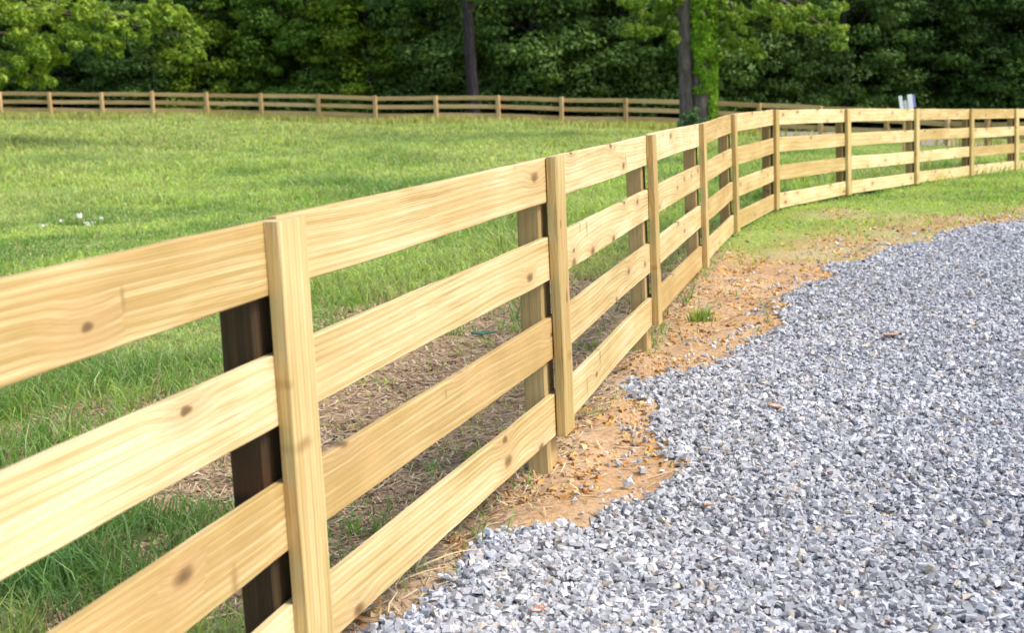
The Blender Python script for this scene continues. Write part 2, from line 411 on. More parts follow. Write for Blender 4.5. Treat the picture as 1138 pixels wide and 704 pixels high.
M['leaf'] = col_material('leaf', 0.5, 0.3, 2.0, 0.12, 0.35)
M['straw'] = col_material('straw', 0.8, 0.2, 30, 0.2)

def bark(name, a, b, c):
    m, n, p, o = mat(name)
    tc = n.nodes.new('ShaderNodeTexCoord').outputs['Object']
    mp = N(n, 'ShaderNodeMapping'); mp.inputs['Scale'].default_value = (9, 9, 1.6); n.links.new(tc, mp.inputs[0])
    f = noise(n, mp.outputs[0], 1.5, 6, 0.65, 0.6)
    n.links.new(ramp(n, f, [(0.3, a), (0.5, b), (0.72, c)]), p.inputs['Base Color'])
    p.inputs['Roughness'].default_value = 0.95; bump(n, p, f, 1.0, 0.06)
    return m
M['bark_dark'] = bark('dark_bark', (0.020, 0.015, 0.018), (0.050, 0.038, 0.042), (0.105, 0.085, 0.090))
M['bark_grey'] = bark('grey_bark', (0.05, 0.038, 0.034), (0.135, 0.105, 0.095), (0.25, 0.205, 0.19))
def plain(name, c, rough=0.5, spec=0.4):
    m, n, p, o = mat(name)
    tc = n.nodes.new('ShaderNodeTexCoord').outputs['Object']
    f = noise(n, tc, 9, 4)
    n.links.new(mix(n, mth(n, 'MULTIPLY', f, 0.35), c, tuple(v * 0.75 for v in c)), p.inputs['Base Color'])
    p.inputs['Roughness'].default_value = rough; p.inputs['Specular IOR Level'].default_value = spec
    return m
M['white_paint'] = plain('white_paint', (0.78, 0.80, 0.84))
M['grey_paint'] = plain('grey_paint', (0.50, 0.52, 0.52))
M['blue_paint'] = plain('blue_paint', (0.22, 0.22, 0.50))
M['green_plastic'] = plain('green_plastic', (0.05, 0.17, 0.10), 0.6)

# ------------------------------------------------------------------ ground sheet
def axis(lo, hi, fine_lo, fine_hi, step, grow=1.10):
    a = list(np.arange(fine_lo, fine_hi, step)); s = step; x = a[-1]
    while x < hi: s = min(s * grow, 12); x += s; a.append(x)
    s = step; x = fine_lo; b = []
    while x > lo: s = min(s * grow, 12); x -= s; b.append(x)
    return np.array(b[::-1] + a)
gx = axis(-420, 420, -3.0, 7.0, 0.06); gy = axis(-200, 700, 1.8, 16.0, 0.06, 1.05)
XX, YY = np.meshgrid(gx, gy); sh = XX.shape
ZZ = zg(XX.ravel(), YY.ravel())
mg, mc, md, ml, fd = masks(XX.ravel(), YY.ravel())
# clay churned up a little along the posts
ZZ = ZZ + mc * (fbm(XX.ravel(), YY.ravel(), 0.22, 77, 3) - 0.45) * 0.09 * (1 - mg)
Vg = np.c_[XX.ravel(), YY.ravel(), ZZ]
idx = np.arange(sh[0] * sh[1]).reshape(sh)
Q = np.stack([idx[:-1, :-1], idx[:-1, 1:], idx[1:, 1:], idx[1:, :-1]], -1).reshape(-1, 4)
me = npmesh('ground', Vg, Q, np.c_[mc, md, ml], smooth=True)
tag(link('ground', me, M['ground']), kind='structure')
# gravel driveway sheet, 6 mm over the ground
fm_ = mg[Q].mean(1) > 0.5
Qd = Q[fm_]; used, inv = np.unique(Qd, return_inverse=True)
me = npmesh('driveway', Vg[used] + np.array([0, 0, 0.006]), inv.reshape(-1, 4), smooth=True)
tag(link('driveway', me, M['gravel_base']), kind='structure')

# fast ground lookup: bilinear on the sheet
def zlook(x, y):
    i = np.clip(np.searchsorted(gx, x) - 1, 0, len(gx) - 2); j = np.clip(np.searchsorted(gy, y) - 1, 0, len(gy) - 2)
    fx = (x - gx[i]) / (gx[i + 1] - gx[i]); fy = (y - gy[j]) / (gy[j + 1] - gy[j])
    Z = ZZ.reshape(sh)
    return (Z[j, i] * (1 - fx) + Z[j, i + 1] * fx) * (1 - fy) + (Z[j + 1, i] * (1 - fx) + Z[j + 1, i + 1] * fx) * fy

# ------------------------------------------------------------------ scattering
def wedge(n, r0, r1, a0, a1, power=1.0):
    """points by polar coordinates round the camera foot; density ~ r^-power"""
    u = rng.random(n)
    if abs(power - 2) < 1e-6: r = r0 * (r1 / r0) ** u
    else:
        k = 2 - power; r = (r0 ** k + u * (r1 ** k - r0 ** k)) ** (1 / k)
    a = np.radians(a0 + rng.random(n) * (a1 - a0))
    return r * np.sin(a), r * np.cos(a), r

CUBE = np.array([(-1, -1, -1), (1, -1, -1), (1, 1, -1), (-1, 1, -1), (-1, -1, 1), (1, -1, 1), (1, 1, 1), (-1, 1, 1)], float)
CF = np.array([(0, 3, 2, 1), (4, 5, 6, 7), (0, 1, 5, 4), (1, 2, 6, 5), (2, 3, 7, 6), (3, 0, 4, 7)])
def rotm(n, tilt):
    """random yaw with random tilt"""
    yaw = rng.random(n) * 6.283; t = rng.normal(0, tilt, n); q = rng.random(n) * 6.283
    ax = np.c_[np.cos(q), np.sin(q), np.zeros(n)]
    ct, st = np.cos(t), np.sin(t)
    R = np.zeros((n, 3, 3))
    Kx = np.zeros((n, 3, 3)); Kx[:, 0, 2] = ax[:, 1]; Kx[:, 2, 0] = -ax[:, 1]; Kx[:, 1, 2] = -ax[:, 0]; Kx[:, 2, 1] = ax[:, 0]
    I = np.eye(3)[None]
    R = I + st[:, None, None] * Kx + (1 - ct)[:, None, None] * (Kx @ Kx)
    Y_ = np.zeros((n, 3, 3)); Y_[:, 0, 0] = np.cos(yaw); Y_[:, 0, 1] = -np.sin(yaw); Y_[:, 1, 0] = np.sin(yaw); Y_[:, 1, 1] = np.cos(yaw); Y_[:, 2, 2] = 1
    return R @ Y_
def chips(pos, size, col, flat=0.5, tilt=0.5, jit=0.45):
    n = len(pos)
    v = CUBE[None] + rng.uniform(-jit, jit, (n, 8, 3))
    s = np.c_[np.ones(n), rng.uniform(0.4, 0.9, n), rng.uniform(flat * 0.55, flat * 1.4, n)] * size[:, None] * 0.5
    # taper the upper face for angular shards
    tp = rng.uniform(0.12, 0.9, (n, 2)); v[:, 4:, 0] *= tp[:, :1]; v[:, 4:, 1] *= tp[:, 1:]
    v[:, 4:, 0] += rng.uniform(-0.5, 0.5, (n, 1)); v[:, 4:, 1] += rng.uniform(-0.4, 0.4, (n, 1))
    v = v * s[:, None, :]
    v = np.einsum('nij,nkj->nki', rotm(n, tilt), v) + pos[:, None, :]
    f = (CF[None] + (np.arange(n) * 8)[:, None, None]).reshape(-1, 4)
    return v.reshape(-1, 3), f, np.repeat(col, 8, 0)

# gravel
x, y, r = wedge(620000, 2.6, 34, -22, 44, 1.35)
keep = masks(x, y)[0]
g_sd = keep > rng.random(len(x)) * 0.9
stray = (rng.random(len(x)) < 0.05 * np.exp(-np.clip(-(sd_poly(np.c_[x, y], drive_poly)), 0, 3) / 0.3)) & (poly_dist(np.c_[x, y], FL) > 0.1)
m_ = g_sd | stray
x, y, r = x[m_], y[m_], r[m_]
n = len(x)
size = (0.015 + 0.029 * rng.beta(1.3, 3.0, n)) * (1 + np.clip(r - 10, 0, 30) * 0.035)
z = zlook(x, y) + rng.uniform(0.0, 0.022, n) + size * 0.12
t = rng.random(n); base = np.where(t < 0.30, rng.uniform(0.22, 0.34, n), np.where(t < 0.84, rng.uniform(0.34, 0.48, n), rng.uniform(0.48, 0.62, n)))
patch = 0.86 + 0.28 * fbm(x, y, 1.3, 41)
base = base * patch
hue = rng.random(n)
col = np.c_[base * 0.965, base * 1.0, base * 1.06]
warm = hue > 0.93; col[warm] = np.c_[base * 1.06, base * 0.95, base * 0.80][warm]
pink = hue < 0.10; col[pink] = np.c_[base * 1.04, base * 0.97, base * 1.02][pink]
V, Fq, Cc = chips(np.c_[x, y, z], size, col, 0.42, 0.5, 0.38)
tag(link('gravel', npmesh('gravel', V, Fq, np.clip(Cc, 0, 0.85)), M['stone']), 'bluish grey crushed stone chips covering the curving driveway', 'gravel', kind='stuff')
print('stones', n)

# orange clay clods and wood chips on the bare strip
x, y, r = wedge(150000, 2.4, 22, -30, 30, 1.3)
g, c_, d_, l_, fd_ = masks(x, y)
isd = (d_ > 0.4) & (c_ < 0.5)
m_ = ((c_ * (1 - g * 0.93) > rng.random(len(x)) * 1.35) | (d_ * 0.55 > rng.random(len(x)))) & (vnoise(x, y, 0.35, 61) > 0.33)
isd = isd[m_]
x, y, r, fd_ = x[m_], y[m_], r[m_], fd_[m_]; n = len(x)
size = (0.010 + 0.042 * rng.beta(0.9, 4.0, n)) * (1 + np.clip(r - 8, 0, 20) * 0.04)
z = zlook(x, y) + size * 0.08
t = rng.random(n)[:, None]
pal = np.array([(0.62, 0.37, 0.13), (0.44, 0.22, 0.08), (0.64, 0.47, 0.26), (0.20, 0.11, 0.05), (0.64, 0.43, 0.17)])
col = pal[rng.choice(5, n, p=[0.28, 0.26, 0.16, 0.16, 0.14])] * rng.uniform(0.75, 1.15, (n, 1))
col = col * (0.85 + 0.3 * fbm(x, y, 0.7, 66))[:, None]; col[isd] = np.array([(0.40, 0.26, 0.16), (0.28, 0.18, 0.11), (0.50, 0.37, 0.25), (0.16, 0.10, 0.07)])[rng.choice(4, isd.sum())] * rng.uniform(0.8, 1.2, (isd.sum(), 1))
V, Fq, Cc = chips(np.c_[x, y, z], size, np.clip(col, 0, 0.8), 0.5, 0.4)
tag(link('clay_clods', npmesh('clay_clods', V, Fq, Cc), M['clod']), 'orange clay crumbs and wood chips strewn between fence and gravel', 'clay crumbs', kind='stuff')

# blades ---------------------------------------------------------------
def blades(x, y, z, h, wd, lean, col, tipcol=None):
    """two-segment tapered blades: 5 verts as quad + tri stored as 2 quads (second degenerate-free narrow tip)"""
    n = len(x); a = rng.random(n) * 6.283; b = rng.random(n) * 6.283
    dx, dy = np.cos(a) * wd / 2, np.sin(a) * wd / 2
    lx, ly = np.cos(b) * lean * h, np.sin(b) * lean * h
    P0 = np.c_[x - dx, y - dy, z]; P1 = np.c_[x + dx, y + dy, z]
    P2 = np.c_[x + dx * 0.8 + lx * 0.35, y + dy * 0.8 + ly * 0.35, z + h * 0.6]; P3 = np.c_[x - dx * 0.8 + lx * 0.35, y - dy * 0.8 + ly * 0.35, z + h * 0.6]
    hz = h * np.sqrt(np.clip(1 - 0.6 * lean ** 2, 0.05, 1))
    P4 = np.c_[x + dx * 0.12 + lx, y + dy * 0.12 + ly, z + hz]; P5 = np.c_[x - dx * 0.12 + lx, y - dy * 0.12 + ly, z + hz]
    V = np.stack([P0, P1, P2, P3, P4, P5], 1).reshape(-1, 3)
    o = (np.arange(n) * 6)[:, None]
    Fq = np.concatenate([o + np.array([[0, 1, 2, 3]]), o + np.array([[3, 2, 4, 5]])], 0)
    tc = col if tipcol is None else tipcol
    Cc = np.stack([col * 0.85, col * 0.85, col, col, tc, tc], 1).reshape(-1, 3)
    return V, Fq, Cc
def grass_cols(x, y, n):
    """colour of each clump: fresh green to straw-tipped, varying over the field"""
    f = (fbm(x * 0.8, y * 0.6, 1.3, 51) - 0.5) * 2.8 + 0.52; f2 = (fbm(x * 0.8, y * 0.6, 3.4, 57, 3) - 0.5) * 2.0 + 0.5
    a = np.array([0.17, 0.32, 0.075]); b = np.array([0.50, 0.62, 0.16]); c = np.array([0.30, 0.33, 0.10])
    t = np.clip(f * 1.3 - 0.15 + rng.normal(0, 0.15, n), 0, 1)[:, None]
    col = a * (1 - t) + b * t
    s = np.clip((f2 - 0.45) * 2.2 + rng.normal(0, 0.12, n), 0, 0.75)[:, None]
    far = sstep(14, 55, y)[:, None] * 0.6
    s = np.clip(s + far, 0, 0.8)
    col = col * (1 - s) + np.array([0.58, 0.62, 0.24]) * s
    pale = rng.random(n) < 0.20; col[pale] = np.array([0.38, 0.48, 0.24]) * rng.uniform(0.8, 1.2, (pale.sum(), 1))
    dead = rng.random(n) < 0.13; col[dead] = np.array([0.40, 0.33, 0.17]) * rng.uniform(0.7, 1.1, (dead.sum(), 1))
    return col * rng.uniform(0.8, 1.2, (n, 1))

x, y, r = wedge(620000, 2.4, 62, -32, 27, 1.55)
g, c_, d_, l_, fd_ = masks(x, y)
clump = vnoise(x, y, 0.16, 71) * 0.6 + vnoise(x, y, 0.55, 73) * 0.4
bare = np.clip(np.maximum.reduce([g * 1.2, c_ * np.where(y > 7.5, 0.86, 1.0) * np.where(clump > 0.55, 0.9, 1.08), d_ * 0.94, l_]), 0, 1)
dens = np.where(fd_ < 0, 1.0, 0.10 + 0.7 * sstep(9, 15, y))
m_ = (rng.random(len(x)) < dens * np.clip(1 - bare * 1.0, 0, 1) * sstep(0.18, 0.5, clump + 0.25)) | ((rng.random(len(x)) < 0.6) & (clump > 0.60) & (d_ > 0.2) & (fd_ < -0.3) & (g < 0.1))
x, y, r, clump, fd_ = x[m_], y[m_], r[m_], clump[m_], fd_[m_]; n = len(x)
tall = fbm(x, y, 1.1, 81); tall2 = sstep(0.45, 0.7, fbm(x, y, 3.4, 83, 3))
patchy = fbm(x, y * 0.6, 2.6, 87, 3)
h = (0.025 + 0.11 * tall * clump + 0.10 * tall2 + 0.12 * sstep(0.55, 0.75, patchy)) * rng.uniform(0.5, 1.25, n) * np.where(fd_ > 0, 0.55, 1.0) * (1 + 0.5 * sstep(14, 40, r)) * (1 - 0.72 * sstep(26, 36, y) * sstep(6, 10, x))
wd = 0.0055 * rng.uniform(0.6, 1.3, n) * (1 + np.clip(r - 4, 0, 60) * 0.16)
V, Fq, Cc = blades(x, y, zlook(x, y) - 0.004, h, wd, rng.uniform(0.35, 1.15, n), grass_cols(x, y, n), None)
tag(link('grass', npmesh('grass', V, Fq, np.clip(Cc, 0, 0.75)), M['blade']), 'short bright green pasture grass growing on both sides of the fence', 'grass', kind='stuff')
print('blades', n)

# taller rank weeds standing along the far fence
xs = []; ys = []
for i in range(len(FAR) - 1):
    k = 2400 if FARX[i] < 820 else 50; t = rng.random(k); p = FAR[i][:2] + (FAR[i + 1][:2] - FAR[i][:2]) * t[:, None]
    off = rng.normal(0.9, 1.3, k); xs.append(p[:, 0] + off * 0.15); ys.append(p[:, 1] + off)
x = np.concatenate(xs); y = np.concatenate(ys); n = len(x)
col = np.where(rng.random(n)[:, None] < 0.45, np.array([0.60, 0.54, 0.24]), np.array([0.44, 0.48, 0.14])) * rng.uniform(0.7, 1.2, (n, 1))
hh = rng.uniform(0.18, 0.44, n) * (0.6 + 0.8 * fbm(x, y, 3, 91))
V, Fq, Cc = blades(x, y, zlook(x, y) - 0.01, hh, np.full(n, 0.05), rng.uniform(0.1, 0.5, n), col)
tag(link('tall_grass', npmesh('tall_grass', V, Fq, np.clip(Cc, 0, 0.7)), M['blade']), 'yellowish rank grass and weeds standing along the far fence', 'tall grass', kind='stuff')

# dry straw and thatch lying on the dirt
x, y, r = wedge(120000, 2.4, 20, -32, 26, 1.3)
g, c_, d_, l_, fd_ = masks(x, y)
m_ = (rng.random(len(x)) < np.clip(d_ * 0.9 + c_ * 0.09 + (fd_ < 0) * 0.10, 0, 1) * (1 - g))
x, y, r = x[m_], y[m_], r[m_]; n = len(x)
L = rng.uniform(0.03, 0.11, n); a = rng.random(n) * 6.283; wd = rng.uniform(0.0015, 0.0035, n) * (1 + np.clip(r - 5, 0, 20) * 0.12)
dx, dy = np.cos(a), np.sin(a); z = zlook(x, y)
zz0 = z + rng.uniform(0.003, 0.012, n); zz1 = zlook(x + dx * L, y + dy * L) + rng.uniform(0.003, 0.022, n)
V = np.stack([np.c_[x - dy * wd, y + dx * wd, zz0], np.c_[x + dy * wd, y - dx * wd, zz0 + 0.001], np.c_[x + dx * L + dy * wd, y + dy * L - dx * wd, zz1], np.c_[x + dx * L - dy * wd, y + dy * L + dx * wd, zz1 + 0.001]], 1).reshape(-1, 3)
Fq = np.arange(n * 4).reshape(-1, 4)
col = np.array([(0.56, 0.43, 0.26), (0.40, 0.28, 0.16), (0.26, 0.165, 0.10), (0.66, 0.56, 0.38), (0.46, 0.29, 0.19)])[rng.choice(5, n, p=[.3, .25, .18, .12, .15])] * rng.uniform(0.8, 1.15, (n, 1))
tag(link('dry_thatch', npmesh('dry_thatch', V, Fq, np.repeat(col, 4, 0)), M['straw']), 'dry brown stems and thatch lying on the bare soil behind the fence', 'thatch', kind='stuff')

# ------------------------------------------------------------------ timber pieces
def plank(L, wz, ty, seg=10, warp=0.003, wane=0.0, seed=0, bev=0.003):
    """a sawn board along local X from 0 to L, height wz (local Z, centred), thickness ty (local Y, centred); slightly warped, edges eased"""
    rr = np.random.default_rng(seed)
    xs = np.linspace(0, L, seg + 1)
    b = bev
    prof = np.array([(-ty / 2 + b, -wz / 2), (ty / 2 - b, -wz / 2), (ty / 2, -wz / 2 + b), (ty / 2, wz / 2 - b), (ty / 2 - b, wz / 2), (-ty / 2 + b, wz / 2), (-ty / 2, wz / 2 - b), (-ty / 2, -wz / 2 + b)])
    ph = rr.random(4) * 6.283; V = []
    for xx in xs:
        u = xx / L
        dz = warp * math.sin(ph[0] + u * 3.1) * math.sin(math.pi * u); dy = warp * 0.7 * math.sin(ph[1] + u * 4) * math.sin(math.pi * u)
        e1 = 0.0008 * math.sin(ph[2] + u * 9) + 0.0006 * rr.normal(); e2 = 0.0008 * math.sin(ph[3] + u * 8) + 0.0006 * rr.normal()
        for (py, pz) in prof:
            V.append((xx, py + dy, pz + dz + (e1 if pz > 0 else e2)))
    Fs = []
    for i in range(seg):
        for k in range(8):
            a = i * 8 + k; c = i * 8 + (k + 1) % 8
            Fs.append((a, c, c + 8, a + 8))
    me = bpy.data.meshes.new('plank')
    me.from_pydata(V, [], Fs + [tuple(range(7, -1, -1)), tuple(range(seg * 8, seg * 8 + 8))])
    me.update(); return me
def frame(o, org, xdir, zhint):
    X = Vector(xdir).normalized(); Yv = Vector(zhint).cross(X).normalized(); Z = X.cross(Yv)
    mtx = Matrix((X, Yv, Z)).transposed().to_4x4(); mtx.translation = Vector(org)
    o.matrix_world = mtx
def place(o, root, org, xdir, zhint):
    """set the world frame, then parent without moving it"""
    X = Vector([float(v) for v in xdir]).normalized(); Yv = Vector([float(v) for v in zhint]).cross(X).normalized(); Z = X.cross(Yv)
    mtx = Matrix((X, Yv, Z)).transposed().to_4x4(); mtx.translation = Vector([float(v) for v in org]) - root.location
    o.parent = root; o.matrix_basis = mtx

# ------------------------------------------------------------------ near fence
BW, BT, BAT_W, BAT_T, PS = 0.162, 0.025, 0.140, 0.038, 0.090
root = empty('board_fence', BOT[2] - np.array([0, 0, GAP[2]]), 'new yellow pine four-board fence curving from the left foreground along the gravel driveway', 'fence')
pitch_ = (HB - BW) / 3
tang = []
for i in range(NP_):
    a = TOP[max(i - 1, 0)]; b = TOP[min(i + 1, NP_ - 1)]
    d = (b - a); d[2] = 0; tang.append(d / np.linalg.norm(d))
nrm = [np.array([t[1], -t[0], 0]) for t in tang]          # towards the driveway
for i in range(NP_):
    up = TOP[i] - BOT[i]; up = up / np.linalg.norm(up)
    off = [0.0, 0.0, 0.0, 0.004, -0.004, 0.0][i % 6]
    hb = HB + [0.004, 0.008, 0.004, 0.006][i % 4]
    # batten: local X runs up the batten, local Z across its face
    me = plank(hb, BAT_W, BAT_T, 8, 0.002, seed=100 + i); me.materials.append(M['batten'])
    o = bpy.data.objects.new('batten', me); COL.objects.link(o)
    place(o, root, BOT[i] + np.array([0, 0, -0.004]), up, tang[i])
    # post: behind the boards, a touch nearer the camera than the batten
    gz = GAP[i] + 0.25; ph = HB * 0.985 + gz
    me = plank(ph, 0.125, PS, 6, 0.003, seed=200 + i, bev=0.008)
    pm = M['dark_post'] if i == 2 else M['post']
    me.materials.append(pm)
    o = bpy.data.objects.new('post', me); COL.objects.link(o)
    if i == 2: o['label'] = 'near-black post'
    org = BOT[i] - nrm[i] * (BAT_T / 2 + BT + PS / 2 + 0.002) - tang[i] * 0.028 - up * gz
    place(o, root, org, up, tang[i])
bi = 0
for i in range(NP_ - 1):
    for k in range(4):
        hgt = HB - BW / 2 - k * pitch_
        def pt(j, sgn):
            up = TOP[j] - BOT[j]; up = up / np.linalg.norm(up)
            return BOT[j] + up * hgt - nrm[j] * (BAT_T / 2 + BT / 2 + 0.001) + tang[j] * 0.0015 * sgn
        a = pt(i, 1).copy(); b = pt(i + 1, -1).copy()
        jr = np.random.default_rng(500 + bi)
        a[2] += jr.normal(0, 0.003); b[2] += jr.normal(0, 0.003)
        L = float(np.linalg.norm(b - a)); me = plank(L, BW * (1 + jr.normal(0, 0.012)), BT, 16, 0.003, seed=300 + bi)
        me.materials.append(M['board'])
        o = bpy.data.objects.new('board', me); COL.objects.link(o)
        place(o, root, a, b - a, (0, 0, 1))
        bi += 1

# ------------------------------------------------------------------ far fence
froot = empty('rail_fence', FAR[6], 'weathered brown rail fence running across the far side of the pasture', 'fence')
FP = 1.22; far_n = len(FAR)
for i in range(far_n):
    a = FAR[max(i - 1, 0)]; b = FAR[min(i + 1, far_n - 1)]; d = b - a; d[2] = 0; d /= np.linalg.norm(d)
    nr = np.array([d[1], -d[0], 0]); jr = np.random.default_rng(900 + i)
    z0 = zlook(np.array([FAR[i][0]]), np.array([FAR[i][1]]))[0]
    ph = FP + 0.3 + jr.uniform(-0.02, 0.05)
    me = plank(ph, 0.15, 0.14, 2, 0.004, seed=900 + i, bev=0.01); me.materials.append(M['far_post'])
    o = bpy.data.objects.new('post', me); COL.objects.link(o)
    place(o, froot, (FAR[i][0], FAR[i][1], z0 - 0.3), (jr.normal(0, 0.01), jr.normal(0, 0.01), 1), d)
    if i < far_n - 1:
        z1 = zlook(np.array([FAR[i + 1][0]]), np.array([FAR[i + 1][1]]))[0]
        for k in range(3 if i % 1 == 0 else 4):
            hgt = FP - 0.10 - k * 0.36
            p0 = np.array([FAR[i][0], FAR[i][1], z0 + hgt + jr.normal(0, 0.01)]) - nr * 0.09; p1 = np.array([FAR[i + 1][0], FAR[i + 1][1], z1 + hgt + jr.normal(0, 0.01)]) - nr * 0.09
            me = plank(float(np.linalg.norm(p1 - p0)), 0.17, 0.03, 4, 0.012, seed=1000 + i * 4 + k); me.materials.append(M['far_rail'])
            o = bpy.data.objects.new('rail', me); COL.objects.link(o)
            place(o, froot, p0, p1 - p0, (0, 0, 1))

# ------------------------------------------------------------------ trees
def tube(pts, rad, seg=10, rough=0.0, seed=0):
    rr = np.random.default_rng(seed); V = []; Fs = []
    pts = [Vector([float(c) for c in p]) for p in pts]
    for i, p in enumerate(pts):
        d = (pts[min(i + 1, len(pts) - 1)] - pts[max(i - 1, 0)]).normalized()
        X = d.orthogonal().normalized() if i == 0 else (X - d * X.dot(d)).normalized()
        Yv = d.cross(X)
        for k in range(seg):
            a = 6.2832 * k / seg; q = rad[i] * (1 + rr.normal(0, rough) + rough * 2 * math.sin(a * 3 + 1))
            V.append(tuple(p + X * math.cos(a) * q + Yv * math.sin(a) * q))
    for i in range(len(pts) - 1):
        for k in range(seg):
            a = i * seg + k; b = i * seg + (k + 1) % seg
            Fs.append((a, b, b + seg, a + seg))
    return V, Fs
def tubes_mesh(name, lst, smooth=True):
    V = []; Fs = []
    for v, f in lst:
        o = len(V); V += v; Fs += [tuple(i + o for i in q) for q in f]
    return npmesh(name, V, np.array(Fs), smooth=smooth)
def leaves(centers, radii, per, size, pal, seed, up=0.55, shell=0.55, curl=True, droop=0.0):
    """leaf-sized folded quads through clumps; colour varies by clump and by leaf"""
    g = np.random.default_rng(seed)
    nC = len(centers); ci = np.repeat(np.arange(nC), per)
    n = len(ci)
    d = g.normal(0, 1, (n, 3)); d /= np.linalg.norm(d, axis=1)[:, None]
    rr = g.random(n) ** (1 / 3 * (1 - shell) + 0.05)
    P = centers[ci] + d * rr[:, None] * radii[ci]
    nr = d * 0.7 + g.normal(0, 0.5, (n, 3)); nr[:, 2] += up; nr /= np.linalg.norm(nr, axis=1)[:, None]
    t = np.cross(nr, g.normal(0, 1, (n, 3))); t /= np.linalg.norm(t, axis=1)[:, None]
    t[:, 2] -= droop; b = np.cross(nr, t)
    s = size * g.uniform(0.55, 1.35, n); l = (s * g.uniform(0.55, 0.8, n))[:, None]; s = s[:, None]
    V = np.stack([P - t * s * 0.5, P + b * l * 0.5 - nr * s * 0.08, P + t * s * 0.55, P - b * l * 0.5 - nr * s * 0.08], 1).reshape(-1, 3)
    Fq = np.arange(n * 4).reshape(-1, 4)
    pal = np.array(pal); w1 = g.random(nC) ** 1.2; k = w1[ci] * 0.65 + g.random(n) * 0.35
    c = pal[0] * (1 - k[:, None]) + pal[1] * k[:, None]; c = c * g.uniform(0.75, 1.25, (n, 1))
    return V, Fq, np.repeat(c, 4, 0)

# --- woodland: shared crown meshes
def wood_crown(seed, H, R, pal, low):
    g = np.random.default_rng(seed); cs = []; rs = []
    K_ = 270
    for i in range(K_):
        hz = low + (H - low) * (g.random() ** 1.9)
        wr = R * (0.62 + 0.38 * math.sin(min(1.0, (hz + 1.2) / H) * math.pi)) * (0.55 + 0.45 * g.random())
        a = g.random() * 6.283
        cs.append((math.cos(a) * wr, math.sin(a) * wr, hz)); q = g.uniform(0.28, 0.95)
        rs.append((q * g.uniform(0.8, 1.7), q * g.uniform(0.8, 1.7), q * g.uniform(0.3, 0.75)))
    return leaves(np.array(cs), np.array(rs), 170, 0.165, pal, seed + 5, up=0.7, shell=0.15)
PALS = [((0.065, 0.145, 0.022), (0.22, 0.36, 0.045)), ((0.055, 0.115, 0.028), (0.13, 0.225, 0.045)), ((0.075, 0.15, 0.014), (0.32, 0.44, 0.035)), ((0.062, 0.130, 0.034), (0.19, 0.30, 0.06))]
WL = ['deep green woodland tree rising behind the far fence', 'shadowy dark green woodland tree in the wood beyond the pasture', 'lighter yellow green woodland tree in the wood beyond the far fence', 'blue green woodland tree in the wood beyond the far fence']
crown_m = []; trunk_m = []
for k in range(4):
    V, Fq, Cc = wood_crown(2000 + k, [11, 12.5, 10, 13][k], [3.4, 3.8, 3.2, 3.6][k], PALS[k], [0.5, 1.0, 0.3, 0.8][k])
    me = npmesh('crown', V, Fq, Cc); me.materials.append(M['leaf']); crown_m.append(me)
    g = np.random.default_rng(50 + k)
    pts = [(0, 0, -0.3), (g.normal(0, .05), g.normal(0, .05), 2.5), (g.normal(0, .2), g.normal(0, .2), 6), (g.normal(0, .3), g.normal(0, .3), 10)]
    lst = [tube(pts, [0.22, 0.17, 0.12, 0.04], 8, 0.04, k)]
    for j in range(7):
        a = g.random() * 6.28; zb = 2 + j * 1.1; l = 2.4
        lst.append(tube([(0, 0, zb), (math.cos(a) * l * .5, math.sin(a) * l * .5, zb + .6), (math.cos(a) * l, math.sin(a) * l, zb + 1.5)], [0.07, 0.045, 0.015], 5, 0.03, j))
    me = tubes_mesh('trunk', lst); me.materials.append(M['bark_dark']); trunk_m.append(me)
g = np.random.default_rng(77); wt = 0
def fence_Y(px): return float(np.interp(px, [-600, -120, 0, 696, 900, 1053, 1250, 1700], [80, 68, 64, 54.5, 55, 56, 52, 46]))
for row, (dY, step) in enumerate(((6.5, 84), (11.5, 76), (17.5, 80), (24, 84), (31, 66))):
    px = -330 + row * 31
    while px < 1560:
        Y = fence_Y(px) + dY + g.normal(0, 0.8); jx = px + g.normal(0, 10)
        X = (jx - PW / 2) / F * Y * 1.0
        k = int(g.choice([1, 1, 1, 3] if px < 235 else [0, 2, 2, 3] if px < 540 else [0, 1, 3, 3] if px < 690 else [1, 1, 3]))  # lit middle and darker flanks of the wood put into crown colours by position
        z = zlook(np.array([X]), np.array([Y]))[0]
        t_ = empty('woodland_tree', (X, Y, z), WL[k], 'tree', 'trees of the wood beyond the far fence (%s)' % ['deep green', 'dark', 'lighter', 'blue green'][k])
        sc_ = g.uniform(0.88, 1.18)
        t_.rotation_euler = (0, 0, g.random() * 6.28); t_.scale = (sc_, sc_, sc_ * g.uniform(0.9, 1.15))
        for nm, mm in (('crown', crown_m[k]), ('trunk', trunk_m[k])):
            o = bpy.data.objects.new(nm, mm); COL.objects.link(o); o.parent = t_
        wt += 1; px += step + g.normal(0, 8)
print('woodland trees', wt)
# undergrowth filling the wood's foot
cs = []; rs = []
for i in range(520):
    px = g.uniform(-420, 1600); Y = fence_Y(px) + g.uniform(7, 26); X = (px - PW / 2) / F * Y
    z = zlook(np.array([X]), np.array([Y]))[0]; q = g.uniform(0.5, 1.3); cs.append((X, Y, z + q * 0.45)); rs.append((q * 1.3, q * 1.3, q * 0.8))
V, Fq, Cc = leaves(np.array(cs), np.array(rs), 190, 0.18, ((0.035, 0.080, 0.022), (0.085, 0.165, 0.040)), 4000, up=0.6)
tag(link('undergrowth', npmesh('undergrowth', V, Fq, Cc), M['leaf']), 'dark tangled undergrowth at the foot of the wood', 'undergrowth', kind='stuff')

